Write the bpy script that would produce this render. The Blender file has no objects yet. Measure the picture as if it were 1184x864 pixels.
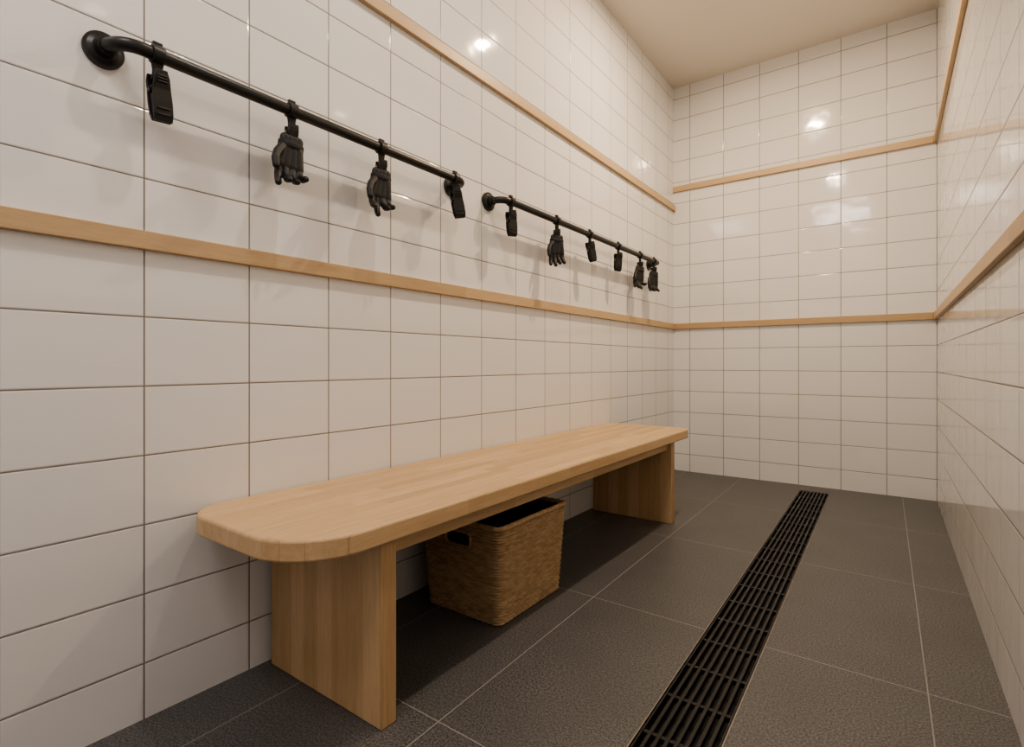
import bpy, bmesh, math, random
from mathutils import Vector, Matrix
random.seed(4)
S=bpy.context.scene
C=S.collection
TH=math.atan2(448,614)
D=1.32; HC=0.77
YB=3.79; YN=-1.5; ZC=2.75
def xr(y): return 1.489+0.013*(YB-y)

# ---------------------------------------------------------------- node helpers
class NT:
    def __init__(s,name):
        s.m=bpy.data.materials.new(name); s.m.use_nodes=True
        s.t=s.m.node_tree; s.n=s.t.nodes; s.l=s.t.links
        s.b=s.n['Principled BSDF']
    def put(s,sock,v):
        if isinstance(v,bpy.types.NodeSocket): s.l.new(v,sock)
        else: sock.default_value=v
    def math(s,op,a,b=0.0,c=None):
        n=s.n.new('ShaderNodeMath'); n.operation=op
        s.put(n.inputs[0],a); s.put(n.inputs[1],b)
        if c is not None: s.put(n.inputs[2],c)
        return n.outputs[0]
    def pos(s):
        n=s.n.new('ShaderNodeTexCoord'); x=s.n.new('ShaderNodeSeparateXYZ')
        s.l.new(n.outputs['Object'],x.inputs[0]); return n.outputs['Object'],x.outputs
    def comb(s,a,b,c):
        n=s.n.new('ShaderNodeCombineXYZ')
        s.put(n.inputs[0],a);s.put(n.inputs[1],b);s.put(n.inputs[2],c); return n.outputs[0]
    def white(s,v):
        n=s.n.new('ShaderNodeTexWhiteNoise'); n.noise_dimensions='3D'; s.l.new(v,n.inputs['Vector']); return n.outputs
    def noise(s,v,scale,detail=2,rough=.5):
        n=s.n.new('ShaderNodeTexNoise'); s.l.new(v,n.inputs['Vector'])
        n.inputs['Scale'].default_value=scale; n.inputs['Detail'].default_value=detail; n.inputs['Roughness'].default_value=rough
        return n.outputs['Fac']
    def mr(s,v,a,b,c,d,smooth=False):
        n=s.n.new('ShaderNodeMapRange'); 
        if smooth: n.interpolation_type='SMOOTHSTEP'
        s.put(n.inputs[0],v)
        for i,x in enumerate((a,b,c,d)): s.put(n.inputs[1+i],x)
        return n.outputs[0]
    def mix(s,f,a,b):
        n=s.n.new('ShaderNodeMix'); n.data_type='RGBA'
        s.put(n.inputs['Factor'],f)
        for k,v in (('A',a),('B',b)):
            sk=[i for i in n.inputs if i.name==k and i.type=='RGBA'][0]
            if isinstance(v,bpy.types.NodeSocket): s.l.new(v,sk)
            else: sk.default_value=(*v,1)
        return [o for o in n.outputs if o.type=='RGBA'][0]
    def bump(s,h,dist,strength=1.0):
        n=s.n.new('ShaderNodeBump'); s.l.new(h,n.inputs['Height'])
        n.inputs['Distance'].default_value=dist; n.inputs['Strength'].default_value=strength
        s.l.new(n.outputs[0],s.b.inputs['Normal'])
    def set(s,**k):
        for a,v in k.items():
            a=a.replace('_',' ')
            if a=='Base Color' and not isinstance(v,bpy.types.NodeSocket): v=(*v,1)
            s.put(s.b.inputs[a],v)
        return s.m

def tile_mat(name,axis,u0,du,z0,dz,g=.0032,tilec=(.81,.805,.80),rough=.06,tilt=.8):
    t=NT(name); _,p=t.pos()
    u=t.math('DIVIDE',t.math('SUBTRACT',p[axis],u0),du)
    v=t.math('DIVIDE',t.math('SUBTRACT',p[2],z0),dz)
    fu=t.math('FRACT',u); fv=t.math('FRACT',v)
    du_=t.math('MULTIPLY',t.math('MINIMUM',fu,t.math('SUBTRACT',1,fu)),du)
    dv_=t.math('MULTIPLY',t.math('MINIMUM',fv,t.math('SUBTRACT',1,fv)),dz)
    d=t.math('MINIMUM',du_,dv_)
    idv=t.comb(t.math('FLOOR',u),t.math('FLOOR',v),3.3)
    w=t.white(idv)
    sx=t.n.new('ShaderNodeSeparateXYZ'); t.l.new(w['Color'],sx.inputs[0])
    mask=t.mr(d,g*.5-.0004,g*.5+.0004,1,0)
    edge=t.mr(d,g*.5,g*.5+.0020,0,1,True)
    tint=t.mr(sx.outputs[0],0,1,.97,1.0)
    base=t.mix(tint,tuple(c*.2 for c in tilec),tilec)
    nz=t.noise(t.comb(p[0],p[1],p[2]),9,1)
    col=t.mix(mask,base,(.22,.195,.17))
    h=t.math('MULTIPLY',edge,.0005)
    # slight tilt of each tile so reflections break at the joints
    tx=t.math('MULTIPLY',t.math('MULTIPLY',t.math('SUBTRACT',fu,.5),t.math('SUBTRACT',sx.outputs[1],.5)),.0018*tilt)
    tz=t.math('MULTIPLY',t.math('MULTIPLY',t.math('SUBTRACT',fv,.5),t.math('SUBTRACT',sx.outputs[2],.5)),.0012*tilt)
    h=t.math('ADD',h,t.math('ADD',tx,tz))
    h=t.math('ADD',h,t.math('MULTIPLY',nz,.0012*tilt))
    t.bump(h,1.0)
    return t.set(Base_Color=col,Roughness=t.mr(mask,0,1,rough,.8),IOR=1.6)

M={}
M['tl']=tile_mat('tile_left',1,.459,.2297,.12,.15)
M['tb']=tile_mat('tile_back',0,1.489,.2285,.12,.15,rough=.09,tilt=1.3)
M['tr']=tile_mat('tile_right',1,.35,.2297,.12,.15)
M['tn']=tile_mat('tile_near',0,1.489,.2285,.12,.15)

def simple(name,col,rough,metal=0,noise=None,emit=None):
    t=NT(name)
    if noise:
        v,_=t.pos(); n=t.noise(v,noise[0],3)
        if noise[1]: t.bump(n,noise[1])
        c=t.mix(n,tuple(x*(.8 if noise[1] else .96) for x in col),tuple(min(1,x*(1.2 if noise[1] else 1.04)) for x in col)); t.set(Base_Color=c)
    else: t.set(Base_Color=col)
    if emit: t.b.inputs['Emission Color'].default_value=(*emit[0],1); t.b.inputs['Emission Strength'].default_value=emit[1]
    return t.set(Roughness=rough,Metallic=metal)
M['ceil']=simple('ceiling_paint',(.78,.73,.66),.75,noise=(1.5,0))
M['black']=simple('black_metal',(.012,.012,.013),.38,.0,noise=(150,.0001))
M['rubber']=simple('black_plastic',(.010,.010,.011),.42,noise=(90,.0002))
M['strap']=simple('black_webbing',(.014,.014,.014),.7,noise=(500,.0004))
M['pin']=simple('steel_pin',(.5,.48,.45),.35,1,noise=(50,.0001))
M['glove']=simple('glove_leather',(.009,.009,.010),.5,noise=(160,.001))
M['steel']=simple('drain_frame_steel',(.30,.28,.26),.35,.9,noise=(80,.0001))
M['grate']=simple('drain_grate_metal',(.028,.027,.026),.35,.5,noise=(80,.0001))
M['pit']=simple('drain_pit',(.006,.006,.006),.8,noise=(80,.0001))
M['white']=simple('downlight_rim',(.8,.8,.78),.4,noise=(80,.0001))

# floor
t=NT('floor_tile'); v,p=t.pos()
xs=t.math('ADD',p[0],t.math('MULTIPLY',p[1],.018))
def near(val,c): return t.math('ABSOLUTE',t.math('SUBTRACT',val,c))
d=t.math('MINIMUM',near(xs,.165),t.math('MINIMUM',near(xs,.535),near(xs,1.402)))
fy=t.math('FRACT',t.math('DIVIDE',t.math('SUBTRACT',p[1],.828),.742))
dy=t.math('MULTIPLY',t.math('MINIMUM',fy,t.math('SUBTRACT',1,fy)),.742)
d=t.math('MINIMUM',d,dy)
mask=t.mr(d,.0010,.0018,1,0)
n1=t.noise(v,210,2,.85); n2=t.noise(v,5,3); 
c=t.mix(t.mr(n1,.38,.64,0,1),(.034,.034,.035),(.185,.182,.180))
c=t.mix(t.mr(n2,.3,.7,0,.35),c,(.070,.070,.070))
c=t.mix(mask,c,(.28,.27,.255))
t.bump(t.math('ADD',t.math('MULTIPLY',n1,.0006),t.math('MULTIPLY',mask,-.0006)),1.0)
M['floor']=t.set(Base_Color=c,Roughness=.43)

def wood_mat(name,L,Cx,w,ln,ca,cb,rough=.42,seam=.35,off=0.0,var=.6):
    t=NT(name); v,p=t.pos()
    cc=t.math('DIVIDE',t.math('ADD',p[Cx],off),w); ci=t.math('FLOOR',cc); cf=t.math('FRACT',cc)
    r=t.white(t.comb(ci,7.7,1.1))['Value']
    ll=t.math('ADD',t.math('DIVIDE',p[L],ln),t.math('MULTIPLY',r,5)); li=t.math('FLOOR',ll); lf=t.math('FRACT',ll)
    rid=t.white(t.comb(ci,li,2.2))['Value']
    o=[i for i in range(3) if i!=L]
    sc=[0,0,0]; sc[L]=t.math('ADD',t.math('MULTIPLY',p[L],1.6),t.math('MULTIPLY',rid,37))
    for i in o: sc[i]=t.math('MULTIPLY',p[i],26)
    g=t.noise(t.comb(*sc),2.2,4,.6)
    sc2=[0,0,0]; sc2[L]=t.math('MULTIPLY',p[L],6)
    for i in o: sc2[i]=t.math('MULTIPLY',p[i],150)
    g2=t.noise(t.comb(*sc2),3,2,.6)
    f=t.math('ADD',t.math('MULTIPLY',rid,var),t.math('MULTIPLY',t.mr(g,.3,.7,0,1),1-var))
    col=t.mix(f,ca,cb)
    col=t.mix(t.mr(g2,.45,.75,0,.28),col,tuple(x*.62 for x in ca))
    ds=t.math('MINIMUM',t.math('MULTIPLY',t.math('MINIMUM',cf,t.math('SUBTRACT',1,cf)),w),
              t.math('MULTIPLY',t.math('MINIMUM',lf,t.math('SUBTRACT',1,lf)),ln))
    col=t.mix(t.mr(ds,.0002,.0009,seam,0),col,tuple(x*.45 for x in ca))
    t.bump(g2,.0003)
    return t.set(Base_Color=col,Roughness=rough)
ca=(.47,.30,.15); cb=(.70,.50,.295)
M['wy']=wood_mat('bench_oak_staves',1,0,.038,.50,ca,cb,seam=.35)
M['wz']=wood_mat('bench_oak_leg',2,0,.055,3.0,ca,cb,seam=.2)
ca=(.50,.345,.195); cb=(.62,.45,.27)
M['ty']=wood_mat('trim_oak_y',1,2,.9,2.4,ca,cb,seam=.6,off=.3)
M['tx']=wood_mat('trim_oak_x',0,2,.9,3.4,ca,cb,seam=.4,off=.3)

# ---------------------------------------------------------------- mesh helpers
def obj(name,bm,mats,parent=None,smooth=None,bevel=None,recalc=True):
    if recalc: bmesh.ops.recalc_face_normals(bm,faces=bm.faces)
    me=bpy.data.meshes.new(name); bm.to_mesh(me); bm.free()
    for m in mats: me.materials.append(m)
    if smooth:
        me.shade_smooth(); me.set_sharp_from_angle(angle=math.radians(smooth))
    o=bpy.data.objects.new(name,me); C.objects.link(o)
    if parent: o.parent=parent
    if bevel:
        b=o.modifiers.new('bevel','BEVEL'); b.width=bevel; b.segments=3; b.limit_method='ANGLE'; b.angle_limit=math.radians(40)
    return o
def empty(name,loc=(0,0,0)):
    e=bpy.data.objects.new(name,None); e.empty_display_size=.1; C.objects.link(e); e.location=loc; return e
def prism(bm,pts,z0,z1,mi=0):
    a=[bm.verts.new((x,y,z0)) for x,y in pts]; b=[bm.verts.new((x,y,z1)) for x,y in pts]
    n=len(pts); fs=[bm.faces.new(a[::-1]),bm.faces.new(b)]
    for i in range(n): fs.append(bm.faces.new((a[i],a[(i+1)%n],b[(i+1)%n],b[i])))
    for f in fs: f.material_index=mi
    return a+b
def box(bm,x0,x1,y0,y1,z0,z1,mi=0):
    return prism(bm,[(x0,y0),(x1,y0),(x1,y1),(x0,y1)],z0,z1,mi)
def cyl(bm,a,b,r,seg=20,mi=0,r2=None):
    a=Vector(a);b=Vector(b);d=b-a
    q=d.to_track_quat('Z','Y').to_matrix().to_4x4()
    res=bmesh.ops.create_cone(bm,cap_ends=True,segments=seg,radius1=r,radius2=r if r2 is None else r2,depth=d.length,matrix=Matrix.Translation((a+b)/2)@q)
    for v in res['verts']:
        for f in v.link_faces: f.material_index=mi
    return res['verts']
def sweep(bm,path,r,seg=18,mi=0):
    path=[Vector(p) for p in path]; rings=[]
    for i,p in enumerate(path):
        t=(path[min(i+1,len(path)-1)]-path[max(i-1,0)]).normalized()
        up=Vector((0,0,1)); s=t.cross(up).normalized(); u=s.cross(t)
        rings.append([bm.verts.new(p+s*r*math.cos(2*math.pi*k/seg)+u*r*math.sin(2*math.pi*k/seg)) for k in range(seg)])
    for i in range(len(rings)-1):
        for k in range(seg):
            f=bm.faces.new((rings[i][k],rings[i][(k+1)%seg],rings[i+1][(k+1)%seg],rings[i+1][k])); f.material_index=mi
    bm.faces.new(rings[0][::-1]).material_index=mi; bm.faces.new(rings[-1]).material_index=mi
def rounded(x0,x1,y0,y1,r,seg=14):
    # r = (x0y0, x1y0, x1y1, x0y1)
    pts=[]
    for (cx,cy,rr,a0) in ((x0+r[0],y0+r[0],r[0],180),(x1-r[1],y0+r[1],r[1],270),(x1-r[2],y1-r[2],r[2],0),(x0+r[3],y1-r[3],r[3],90)):
        for k in range(seg+1):
            a=math.radians(a0+90*k/seg); pts.append((cx+rr*math.cos(a),cy+rr*math.sin(a)))
    return pts

# ---------------------------------------------------------------- room
W=.12
bm=bmesh.new(); box(bm,-W,0,YN,YB,0,ZC); obj('wall_left',bm,[M['tl']])
bm=bmesh.new(); box(bm,-W,xr(YB)+W,YB,YB+W,0,ZC); obj('wall_back',bm,[M['tb']])
bm=bmesh.new(); prism(bm,[(xr(YN),YN),(xr(YN)+W,YN),(xr(YB)+W,YB),(xr(YB),YB)],0,ZC); obj('wall_right',bm,[M['tr']])
bm=bmesh.new(); box(bm,-W,xr(YN)+W,YN-W,YN,0,ZC); obj('wall_near',bm,[M['tn']])
bm=bmesh.new(); box(bm,-W,xr(YN)+W,YN-W,YB+W,ZC,ZC+.1); obj('ceiling',bm,[M['ceil']])
def xc(y): return .975-.018*y
HW=.0795; DY0=-1.2; DY1=3.63
bm=bmesh.new(); FX0=-W; FX1=xr(YN)+W; FY0=YN-W; FY1=YB+W
prism(bm,[(FX0,DY0),(xc(DY0)-HW,DY0),(xc(DY1)-HW,DY1),(FX0,DY1)],-.1,0)
prism(bm,[(xc(DY0)+HW,DY0),(FX1,DY0),(FX1,DY1),(xc(DY1)+HW,DY1)],-.1,0)
box(bm,FX0,FX1,FY0,DY0,-.1,0); box(bm,FX0,FX1,DY1,FY1,-.1,0)
obj('floor',bm,[M['floor']])

# trims
TD=.016
def trim(name,bm,m): obj(name,bm,[m],bevel=.002)
bm=bmesh.new(); box(bm,0,TD,YN,YB,1.014,1.054); trim('trim_1',bm,M['ty'])
bm=bmesh.new(); box(bm,0,TD,YN,YB,1.865,1.905); trim('trim_2',bm,M['ty'])
bm=bmesh.new(); box(bm,TD,xr(YB)-TD,YB-TD,YB,1.014,1.054); trim('trim_3',bm,M['tx'])
bm=bmesh.new(); box(bm,0,xr(YB)-TD,YB-TD,YB,2.0,2.04); trim('trim_4',bm,M['tx'])
for i,(z0,z1) in enumerate(((1.014,1.054),(2.0,2.04))):
    bm=bmesh.new(); prism(bm,[(xr(YN)-TD,YN),(xr(YN),YN),(xr(YB),YB),(xr(YB)-TD,YB)],z0,z1); trim('trim_%d'%(5+i),bm,M['ty'])

# ---------------------------------------------------------------- floor drain
dr=empty('linear_floor_drain')
bm=bmesh.new()
def strip(bm,o0,o1,y0,y1,z0,z1,mi=0): prism(bm,[(xc(y0)+o0,y0),(xc(y0)+o1,y0),(xc(y1)+o1,y1),(xc(y1)+o0,y1)],z0,z1,mi)
strip(bm,-HW,-HW+.003,DY0,DY1,-.05,.001); strip(bm,HW-.003,HW,DY0,DY1,-.05,.001)
strip(bm,-HW,HW,DY1-.003,DY1,-.05,.001); strip(bm,-HW,HW,DY0,DY0+.003,-.05,.001)
obj('frame',bm,[M['steel']],dr)
bm=bmesh.new(); strip(bm,-HW,HW,DY0,DY1,-.1,-.05); obj('channel',bm,[M['pit']],dr)
bm=bmesh.new()
NB=9; inner=HW-.005
for k in range(NB):
    o=-inner+2*(inner)*k/(NB-1); 
    strip(bm,max(-inner,o-.0036),min(inner,o+.0036),DY0+.006,DY1-.006,-.016,-.001)
y=DY1-.012; k=0
while y>DY0+.02:
    wd=.010
    strip(bm,-inner,inner,y-wd/2,y+wd/2,-.015,-.003)
    y-=.150; k+=1
obj('grate',bm,[M['grate']],dr)

# ---------------------------------------------------------------- bench
be=empty('wooden_bench',(.23,1.63,0))
def bobj(name,bm,m,bev):
    o=obj(name,bm,[m],smooth=35,bevel=bev); o.parent=be; o.matrix_parent_inverse=Matrix.Translation((-.23,-1.63,0)); return o
bm=bmesh.new(); prism(bm,rounded(.003,.46,.53,2.735,(.10,.15,.06,.04)),.393,.437); bobj('seat',bm,M['wy'],.006)
bm=bmesh.new(); box(bm,.02,.446,.735,.777,0,.393); bobj('leg_1',bm,M['wz'],.003)
bm=bmesh.new(); box(bm,.02,.440,2.50,2.542,0,.393); bobj('leg_2',bm,M['wz'],.003)
bm=bmesh.new(); box(bm,.395,.42,.777,2.50,.352,.393); bobj('apron_front',bm,M['wy'],.002)
bm=bmesh.new(); box(bm,.04,.065,.777,2.50,.352,.393); bobj('apron_rear',bm,M['wy'],.002)

# ---------------------------------------------------------------- basket
t=NT('woven_seagrass'); v,p=t.pos()
n=t.noise(t.comb(t.math('MULTIPLY',p[0],30),t.math('MULTIPLY',p[1],30),t.math('MULTIPLY',p[2],140)),1,3); n2=t.noise(v,380,2)
c=t.mix(t.mr(n,.3,.7,0,1),(.36,.235,.125),(.58,.42,.25)); c=t.mix(t.mr(n2,.5,.75,0,.4),c,(.20,.12,.06))
t.bump(n2,.0004); M['weave']=t.set(Base_Color=c,Roughness=.65)
M['liner']=simple('basket_lining',(.018,.012,.01),.8,noise=(200,.0005))
bk=empty('woven_basket',(.237,1.395,0))
HBK=.288
def ring(z,ins,n=400):
    f=z/HBK; hx=.146+.016*f-ins; hy=.174+.018*f-ins; r=.018
    L1=2*(hx-r);L2=2*(hy-r);A=math.pi/2*r; per=2*L1+2*L2+4*A
    out=[]
    for i in range(n):
        s=per*i/n; segs=[(L1,'b'),(A,1),(L2,'r'),(A,2),(L1,'t'),(A,3),(L2,'l'),(A,0)]
        for ln,k in segs:
            if s<ln: break
            s-=ln
        if k=='b': P=(-hx+r+s,-hy);N=(0,-1)
        elif k=='r': P=(hx,-hy+r+s);N=(1,0)
        elif k=='t': P=(hx-r-s,hy);N=(0,1)
        elif k=='l': P=(-hx,hy-r-s);N=(-1,0)
        else:
            cx,cy,a0={1:(hx-r,-hy+r,-90),2:(hx-r,hy-r,0),3:(-hx+r,hy-r,90),0:(-hx+r,-hy+r,180)}[k]
            a=math.radians(a0)+s/r; P=(cx+r*math.cos(a),cy+r*math.sin(a)); N=(math.cos(a),math.sin(a))
        out.append((P,N))
    return out
bm=bmesh.new(); NR=204; NS=700; rings=[]
PITCH=HBK/34; cells=116
for j in range(NR+1):
    z=HBK*j/NR; row=math.floor(z/PITCH+1e-6); ph=z/PITCH-row
    rg=[]
    for i,(P,N) in enumerate(ring(z,.006,NS)):
        s=i/NS*cells
        a=.5+.5*math.cos(math.pi*(s+row))
        dd=.0080*max(0,math.sin(math.pi*ph))**.6*(.6+.4*a)
        rg.append(bm.verts.new((P[0]+N[0]*dd,P[1]+N[1]*dd,z+.001)))
    rings.append(rg)
for j in range(NR):
    z=HBK*(j+.5)/NR
    for i in range(NS):
        q=(rings[j][i],rings[j][(i+1)%NS],rings[j+1][(i+1)%NS],rings[j+1][i])
        cx=sum(w.co.x for w in q)/4; cy=sum(w.co.y for w in q)/4
        if abs(cx)<.048 and abs(cy)>.13 and .222<z<.256: continue
        bm.faces.new(q)
bm.faces.new([w for w in rings[0]][::-1])
o=obj('woven_body',bm,[M['weave']],bk,smooth=80)
# lining
bm=bmesh.new(); a=[bm.verts.new((P[0],P[1],.006)) for P,N in ring(.0,.012,120)]; b=[bm.verts.new((P[0],P[1],HBK-.002)) for P,N in ring(HBK,.012,120)]
bm.faces.new(a)
for i in range(120): bm.faces.new((a[i],a[(i+1)%120],b[(i+1)%120],b[i]))
obj('lining',bm,[M['liner']],bk,recalc=False)
# braided rim
bm=bmesh.new(); n=480; seg=8; R=[]
for i,(P,N) in enumerate(ring(HBK,.004,n)):
    rr=.0065+.0020*abs(math.sin(i*math.pi*56/n))
    R.append([bm.verts.new((P[0]+N[0]*rr*math.cos(2*math.pi*k/seg),P[1]+N[1]*rr*math.cos(2*math.pi*k/seg),HBK+.002+rr*1.1*math.sin(2*math.pi*k/seg))) for k in range(seg)])
for i in range(n):
    for k in range(seg): bm.faces.new((R[i][k],R[i][(k+1)%seg],R[(i+1)%n][(k+1)%seg],R[(i+1)%n][k]))
obj('braided_rim',bm,[M['weave']],bk,smooth=80)
# handles (wrapped loops around the hand holes)
for k,sy in enumerate((-1,1)):
    bm=bmesh.new(); y0=sy*.189
    pts=[]
    for i in range(33):
        a=2*math.pi*i/32; pts.append((.050*max(-1,min(1,1.15*math.cos(a))),y0,.241+.022*max(-1,min(1,1.2*math.sin(a)))))
    rings2=[]
    for x,yy,z in pts[:-1]:
        dirx=Vector((x/.05,0,(z-.241)/.022)).normalized()
        rings2.append([bm.verts.new(Vector((x,yy,z))+dirx*.004*math.cos(q*math.pi/3)+Vector((0,1,0))*.006*math.sin(q*math.pi/3)) for q in range(6)])
    for i in range(32):
        for q in range(6): bm.faces.new((rings2[i][q],rings2[i][(q+1)%6],rings2[(i+1)%32][(q+1)%6],rings2[(i+1)%32][q]))
    obj('handle_%d'%(k+1),bm,[M['weave']],bk,smooth=60)
# dark carry grip standing above the far rim
bm=bmesh.new(); P=[]
for k in range(17):
    a=math.pi*k/16; P.append((.045*math.cos(a),.187,HBK-.004+.030*math.sin(a)**.7))
rg=[]
for i,pp in enumerate(P):
    n_=Vector((pp[0]/.045,0,(pp[2]-HBK+.004)/.03)).normalized()
    rg.append([bm.verts.new(Vector(pp)+n_*.004*math.cos(q*math.pi/4)+Vector((0,1,0))*.008*math.sin(q*math.pi/4)) for q in range(8)])
for a_,b_ in zip(rg,rg[1:]):
    for q in range(8): bm.faces.new((a_[q],a_[(q+1)%8],b_[(q+1)%8],b_[q]))
bm.faces.new(rg[0][::-1]); bm.faces.new(rg[-1])
obj('carry_grip',bm,[M['liner']],bk,smooth=60)

# ---------------------------------------------------------------- hanging rails
RX=.074; RZ=1.41; RR=.0135
def rail(Y0,Y1):
    e=empty('hanging_rail',(0,Y0,RZ)); bm=bmesh.new(); rb=.045
    path=[(0.002,0,0),(RX-rb,0,0)]
    for k in range(1,11):
        a=math.radians(90*k/10); path.append((RX-rb+rb*math.sin(a),rb-rb*math.cos(a),0))
    L=Y1-Y0
    for k in range(0,11):
        a=math.radians(90*k/10); path.append((RX-rb+rb*math.cos(a),L-rb+rb*math.sin(a),0))
    path.append((0.002,L,0)); sweep(bm,path,RR)
    obj('tube',bm,[M['black']],e,smooth=40)
    for i,yy in enumerate((0,L)):
        bm=bmesh.new(); cyl(bm,(0,yy,0),(.008,yy,0),.036,36); cyl(bm,(.008,yy,0),(.014,yy,0),.030,36,r2=.022); cyl(bm,(.012,yy,0),(.03,yy,0),.0175,28)
        obj('wall_flange_%d'%(i+1),bm,[M['black']],e,smooth=35)
rail(.385,1.43); rail(1.645,3.315)

def hanger(Y,tilt=0,yaw=0,glove=False):
    """collar on the tube + strap + spring clip; local origin = rail centre"""
    e=empty('hanging_work_glove' if glove else 'hanging_spring_clip',(RX,Y,RZ)); 
    bm=bmesh.new()
    n=28;ro=.0185;ri=.0137;w=.011
    A=[]
    for k in range(n):
        a=2*math.pi*k/n; ca_,sa=math.cos(a),math.sin(a)
        A.append([bm.verts.new((r*ca_,yy,r*sa)) for r,yy in ((ri,-w),(ro,-w),(ro,w),(ri,w))])
    for k in range(n):
        for j in range(4): bm.faces.new((A[k][j],A[k][(j+1)%4],A[(k+1)%n][(j+1)%4],A[(k+1)%n][j]))
    box(bm,-.004,.004,-.009,.009,.017,.026)
    obj('collar',bm,[M['rubber']],e,smooth=40,bevel=.001)
    # strap keeps the clip: starts parallel to the tube and twists to the clip yaw
    bm=bmesh.new(); vs=[]
    for k in range(9):
        f=k/8; z=-.016-.038*f; a=yaw*f; hw=.012-.003*math.sin(math.pi*f)
        q=[Vector((sx*.003,sy*hw,0)) for sx,sy in ((-1,-1),(1,-1),(1,1),(-1,1))]
        vs.append([bm.verts.new(Matrix.Rotation(a,3,'Z')@w_+Vector((0,0,z))) for w_ in q])
    bm.faces.new(vs[0]); bm.faces.new(vs[-1][::-1])
    for a,b in zip(vs,vs[1:]):
        for j in range(4): bm.faces.new((a[j],a[(j+1)%4],b[(j+1)%4],b[j]))
    obj('strap',bm,[M['strap']],e,bevel=.0008)
    Lc=.094 if not glove else .045
    c=empty('clip',(0,0,-.042)); c.parent=e; c.rotation_euler=(tilt,0,yaw)
    for i,s in enumerate((1,-1)):
        bm=bmesh.new()
        # (z, half gap, half width)
        if glove: prof=[(.004,.010,.012),(-.012,.009,.013),(-Lc*.6,.004,.012),(-Lc,.001,.010)]
        else: prof=[(.006,.016,.011),(-.010,.0145,.015),(-.030,.009,.0175),(-.055,.008,.019),(-.080,.006,.019),(-Lc,.0008,.018)]
        th=.0055
        vs=[[bm.verts.new((s*x,-ww,z)),bm.verts.new((s*(x+th),-ww,z)),bm.verts.new((s*(x+th),ww,z)),bm.verts.new((s*x,ww,z))] for z,x,ww in prof]
        bm.faces.new(vs[0]); bm.faces.new(vs[-1][::-1])
        for a,b in zip(vs,vs[1:]):
            for j in range(4): bm.faces.new((a[j],a[(j+1)%4],b[(j+1)%4],b[j]))
        if not glove:
            # raised rib + grip pads on the outer face of the jaw
            box(bm,min(s*.006,s*.0135),max(s*.006,s*.0135),-.012,.012,-.084,-.080)
            box(bm,min(s*.007,s*.0155),max(s*.007,s*.0155),-.012,.012,-.072,-.068)
            for q in range(3): box(bm,min(s*.016,s*.0225),max(s*.016,s*.0225),-.010,.010,-.008-q*.006,-.005-q*.006)
        obj('jaw_%d'%(i+1),bm,[M['rubber']],c,bevel=.0014)
    if not glove:
        bm=bmesh.new(); box(bm,-.007,.007,-.0155,.0155,-.080,-.024); obj('core',bm,[M['rubber']],c,bevel=.001)
    bm=bmesh.new(); zz=-.034 if not glove else -.016; ww=.021 if not glove else .015
    cyl(bm,(0,-ww,zz),(0,ww,zz),.0065,16,0); cyl(bm,(0,-ww-.002,zz),(0,ww+.002,zz),.0022,12,1)
    box(bm,-.016,.016,-.007,.007,-.006,.003)
    obj('spring_pin',bm,[M['rubber'],M['pin']],c,smooth=40)
    return e

def capsule(bm,a,b,ra,rb):
    a=Vector(a);b=Vector(b)
    for P,r in ((a,ra),(b,rb)):
        bmesh.ops.create_uvsphere(bm,u_segments=14,v_segments=10,radius=r,matrix=Matrix.Translation(P))
    cyl(bm,a,b,ra,14,0,rb)
def glove(Y,flip=1,rot=(0,0,0),curl=1.0,seed=0):
    e=hanger(Y,0,rot[2],True)
    rnd=random.Random(seed)
    bm=bmesh.new(); y=lambda v:v*flip
    # cuff
    for k in range(4):
        o=-.017+.0113*k; capsule(bm,(0,y(o),0),(0,y(o*.95),-.03),.0125,.0130)
    # palm
    for k in range(4):
        o0=-.017+.0115*k; o1=-.0245+.0163*k
        capsule(bm,(0,y(o0),-.026),(.003,y(o1),-.072),.0145,.0132)
    # fingers : index..little, hanging close together
    lens=[.058,.067,.062,.048]
    for k in range(4):
        o1=-.0245+.0163*k; fan=(-.004+.0038*k); L=lens[k]; cu=curl*(1+rnd.uniform(-.45,.45)+.18*k)
        p0=Vector((.003,y(o1),-.072)); ang=.08*cu; p=p0; r=.0098; fan+=rnd.uniform(-.002,.002)
        for j,(fr,da) in enumerate(((.42,.25),(.32,.55),(.26,.55))):
            ang+=da*cu*.7
            q=p+Vector((math.sin(ang)*L*fr,y(fan*fr),-math.cos(ang)*L*fr))
            capsule(bm,p,q,r,r*.93); p=q; r*=.93
    # thumb, leaving the side of the palm and lying alongside it
    p=Vector((.004,y(-.022),-.028)); pts=[(.014,y(-.035),-.048),(.023,y(-.041),-.068),(.028,y(-.039),-.088)]; r=.0122
    for q in pts: capsule(bm,p,q,r,r*.9); p=Vector(q); r*=.9
    o=obj('glove_body',bm,[M['glove']],e)
    o.location=(0,0,-.074); o.rotation_euler=rot
    m=o.modifiers.new('r','REMESH'); m.mode='VOXEL'; m.voxel_size=.0016; m.use_smooth_shade=True
    m=o.modifiers.new('s','SMOOTH'); m.factor=.5; m.iterations=2
    # cuff strap
    bm=bmesh.new(); n=40; A=[]
    for k in range(n):
        a=2*math.pi*k/n; cx,cy=math.cos(a),math.sin(a)
        A.append([bm.verts.new((rr*cx*.52,y(-.0)+rr*cy*1.02,z)) for rr,z in ((.0290,-.008),(.0318,-.010),(.0318,-.023),(.0290,-.025))])
    for k in range(n):
        for j in range(4): bm.faces.new((A[k][j],A[k][(j+1)%4],A[(k+1)%n][(j+1)%4],A[(k+1)%n][j]))
    obj('wrist_strap',bm,[M['strap']],o,smooth=40)
    return e
hanger(.457,tilt=.10,yaw=.05)
glove(.759,1,(-.12,0,-.15),.9,1)
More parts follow.
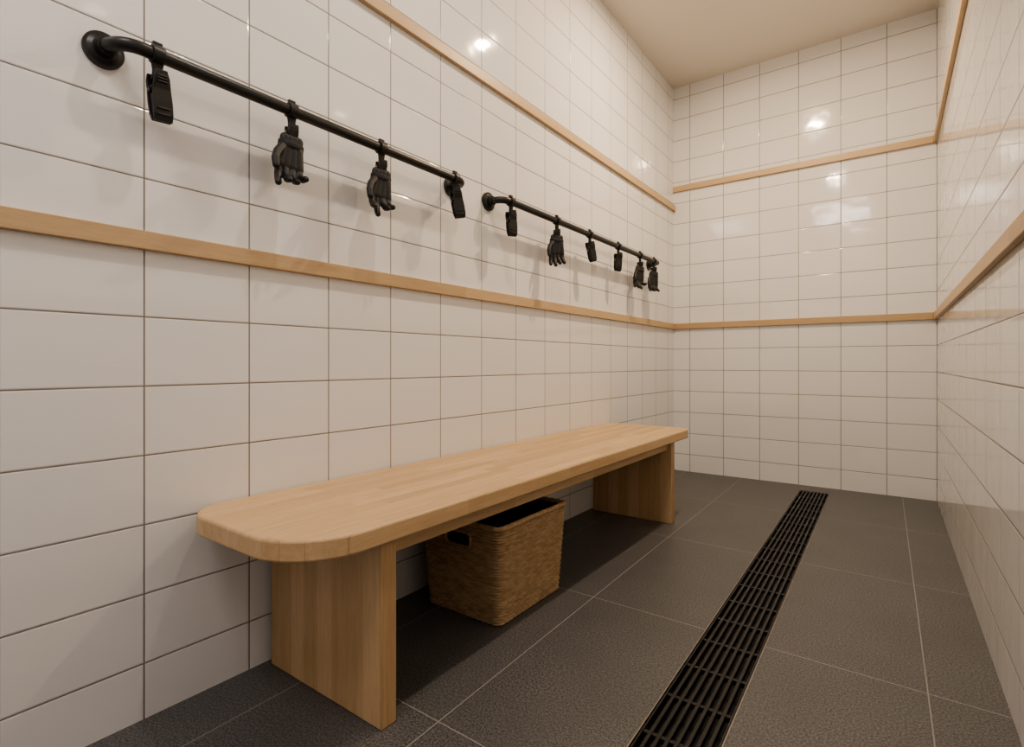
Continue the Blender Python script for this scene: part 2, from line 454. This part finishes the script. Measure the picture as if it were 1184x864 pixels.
glove(1.048,1,(-.10,0,-.25),.8,2)
hanger(1.372,tilt=.22,yaw=-.4)
hanger(1.70,tilt=.08,yaw=-.3)
glove(2.05,1,(-.05,0,-.7),.7,3)
hanger(2.365,tilt=.26,yaw=-.3)
hanger(2.697,tilt=-.05,yaw=-.4)
glove(3.00,1,(-.22,0,-.5),.9,4)
glove(3.22,1,(-.15,0,-.6),.9,5)

# ---------------------------------------------------------------- ceiling downlights
def downlight(y,power,col,size=.06):
    bm=bmesh.new(); n=40; A=[]
    for k in range(n):
        a=2*math.pi*k/n; A.append([bm.verts.new((r*math.cos(a),r*math.sin(a),z)) for r,z in ((.045,0),(.062,0),(.060,-.006),(.047,-.006))])
    for k in range(n):
        for j in range(4): bm.faces.new((A[k][j],A[k][(j+1)%4],A[(k+1)%n][(j+1)%4],A[(k+1)%n][j]))
    o=obj('ceiling_downlight',bm,[M['white']],smooth=40); o.location=(.763,y,ZC)
    l=bpy.data.lights.new('lamp','AREA'); l.shape='DISK'; l.size=size; l.energy=power; l.color=col
    lo=bpy.data.objects.new('lamp',l); C.objects.link(lo); lo.parent=o; lo.location=(0,0,-.004)
warm=(1,.77,.53); neu=(1,.92,.88)
downlight(2.55,27,warm)
downlight(1.0,9,(1,.86,.72))
# recessed rectangular panel light above the entrance end
bm=bmesh.new()
for (x0,x1,y0,y1) in ((-.28,-.26,-.40,.40),(.26,.28,-.40,.40),(-.26,.26,-.40,-.38),(-.26,.26,.38,.40)): box(bm,x0,x1,y0,y1,-.012,0)
o=obj('ceiling_panel_light',bm,[M['white']]); o.location=(.763,-.6,ZC)
l=bpy.data.lights.new('lamp','AREA'); l.shape='RECTANGLE'; l.size=.52; l.size_y=.76; l.energy=19; l.color=neu
lo=bpy.data.objects.new('lamp',l); C.objects.link(lo); lo.parent=o; lo.location=(0,0,-.004)

w=bpy.data.worlds.new('World'); S.world=w; w.use_nodes=True
w.node_tree.nodes['Background'].inputs[0].default_value=(1,.9,.8,1); w.node_tree.nodes['Background'].inputs[1].default_value=.3
try: S.view_settings.look='AgX - Medium High Contrast'
except Exception as ex: print(ex)

cam=bpy.data.cameras.new('camera'); co=bpy.data.objects.new('camera',cam); C.objects.link(co)
co.location=(D,0,HC); co.rotation_euler=(math.pi/2,0,TH)
cam.sensor_width=36; cam.sensor_fit='HORIZONTAL'; cam.lens=36*614/1184; cam.shift_y=-12/1184; cam.clip_start=.02
S.camera=co
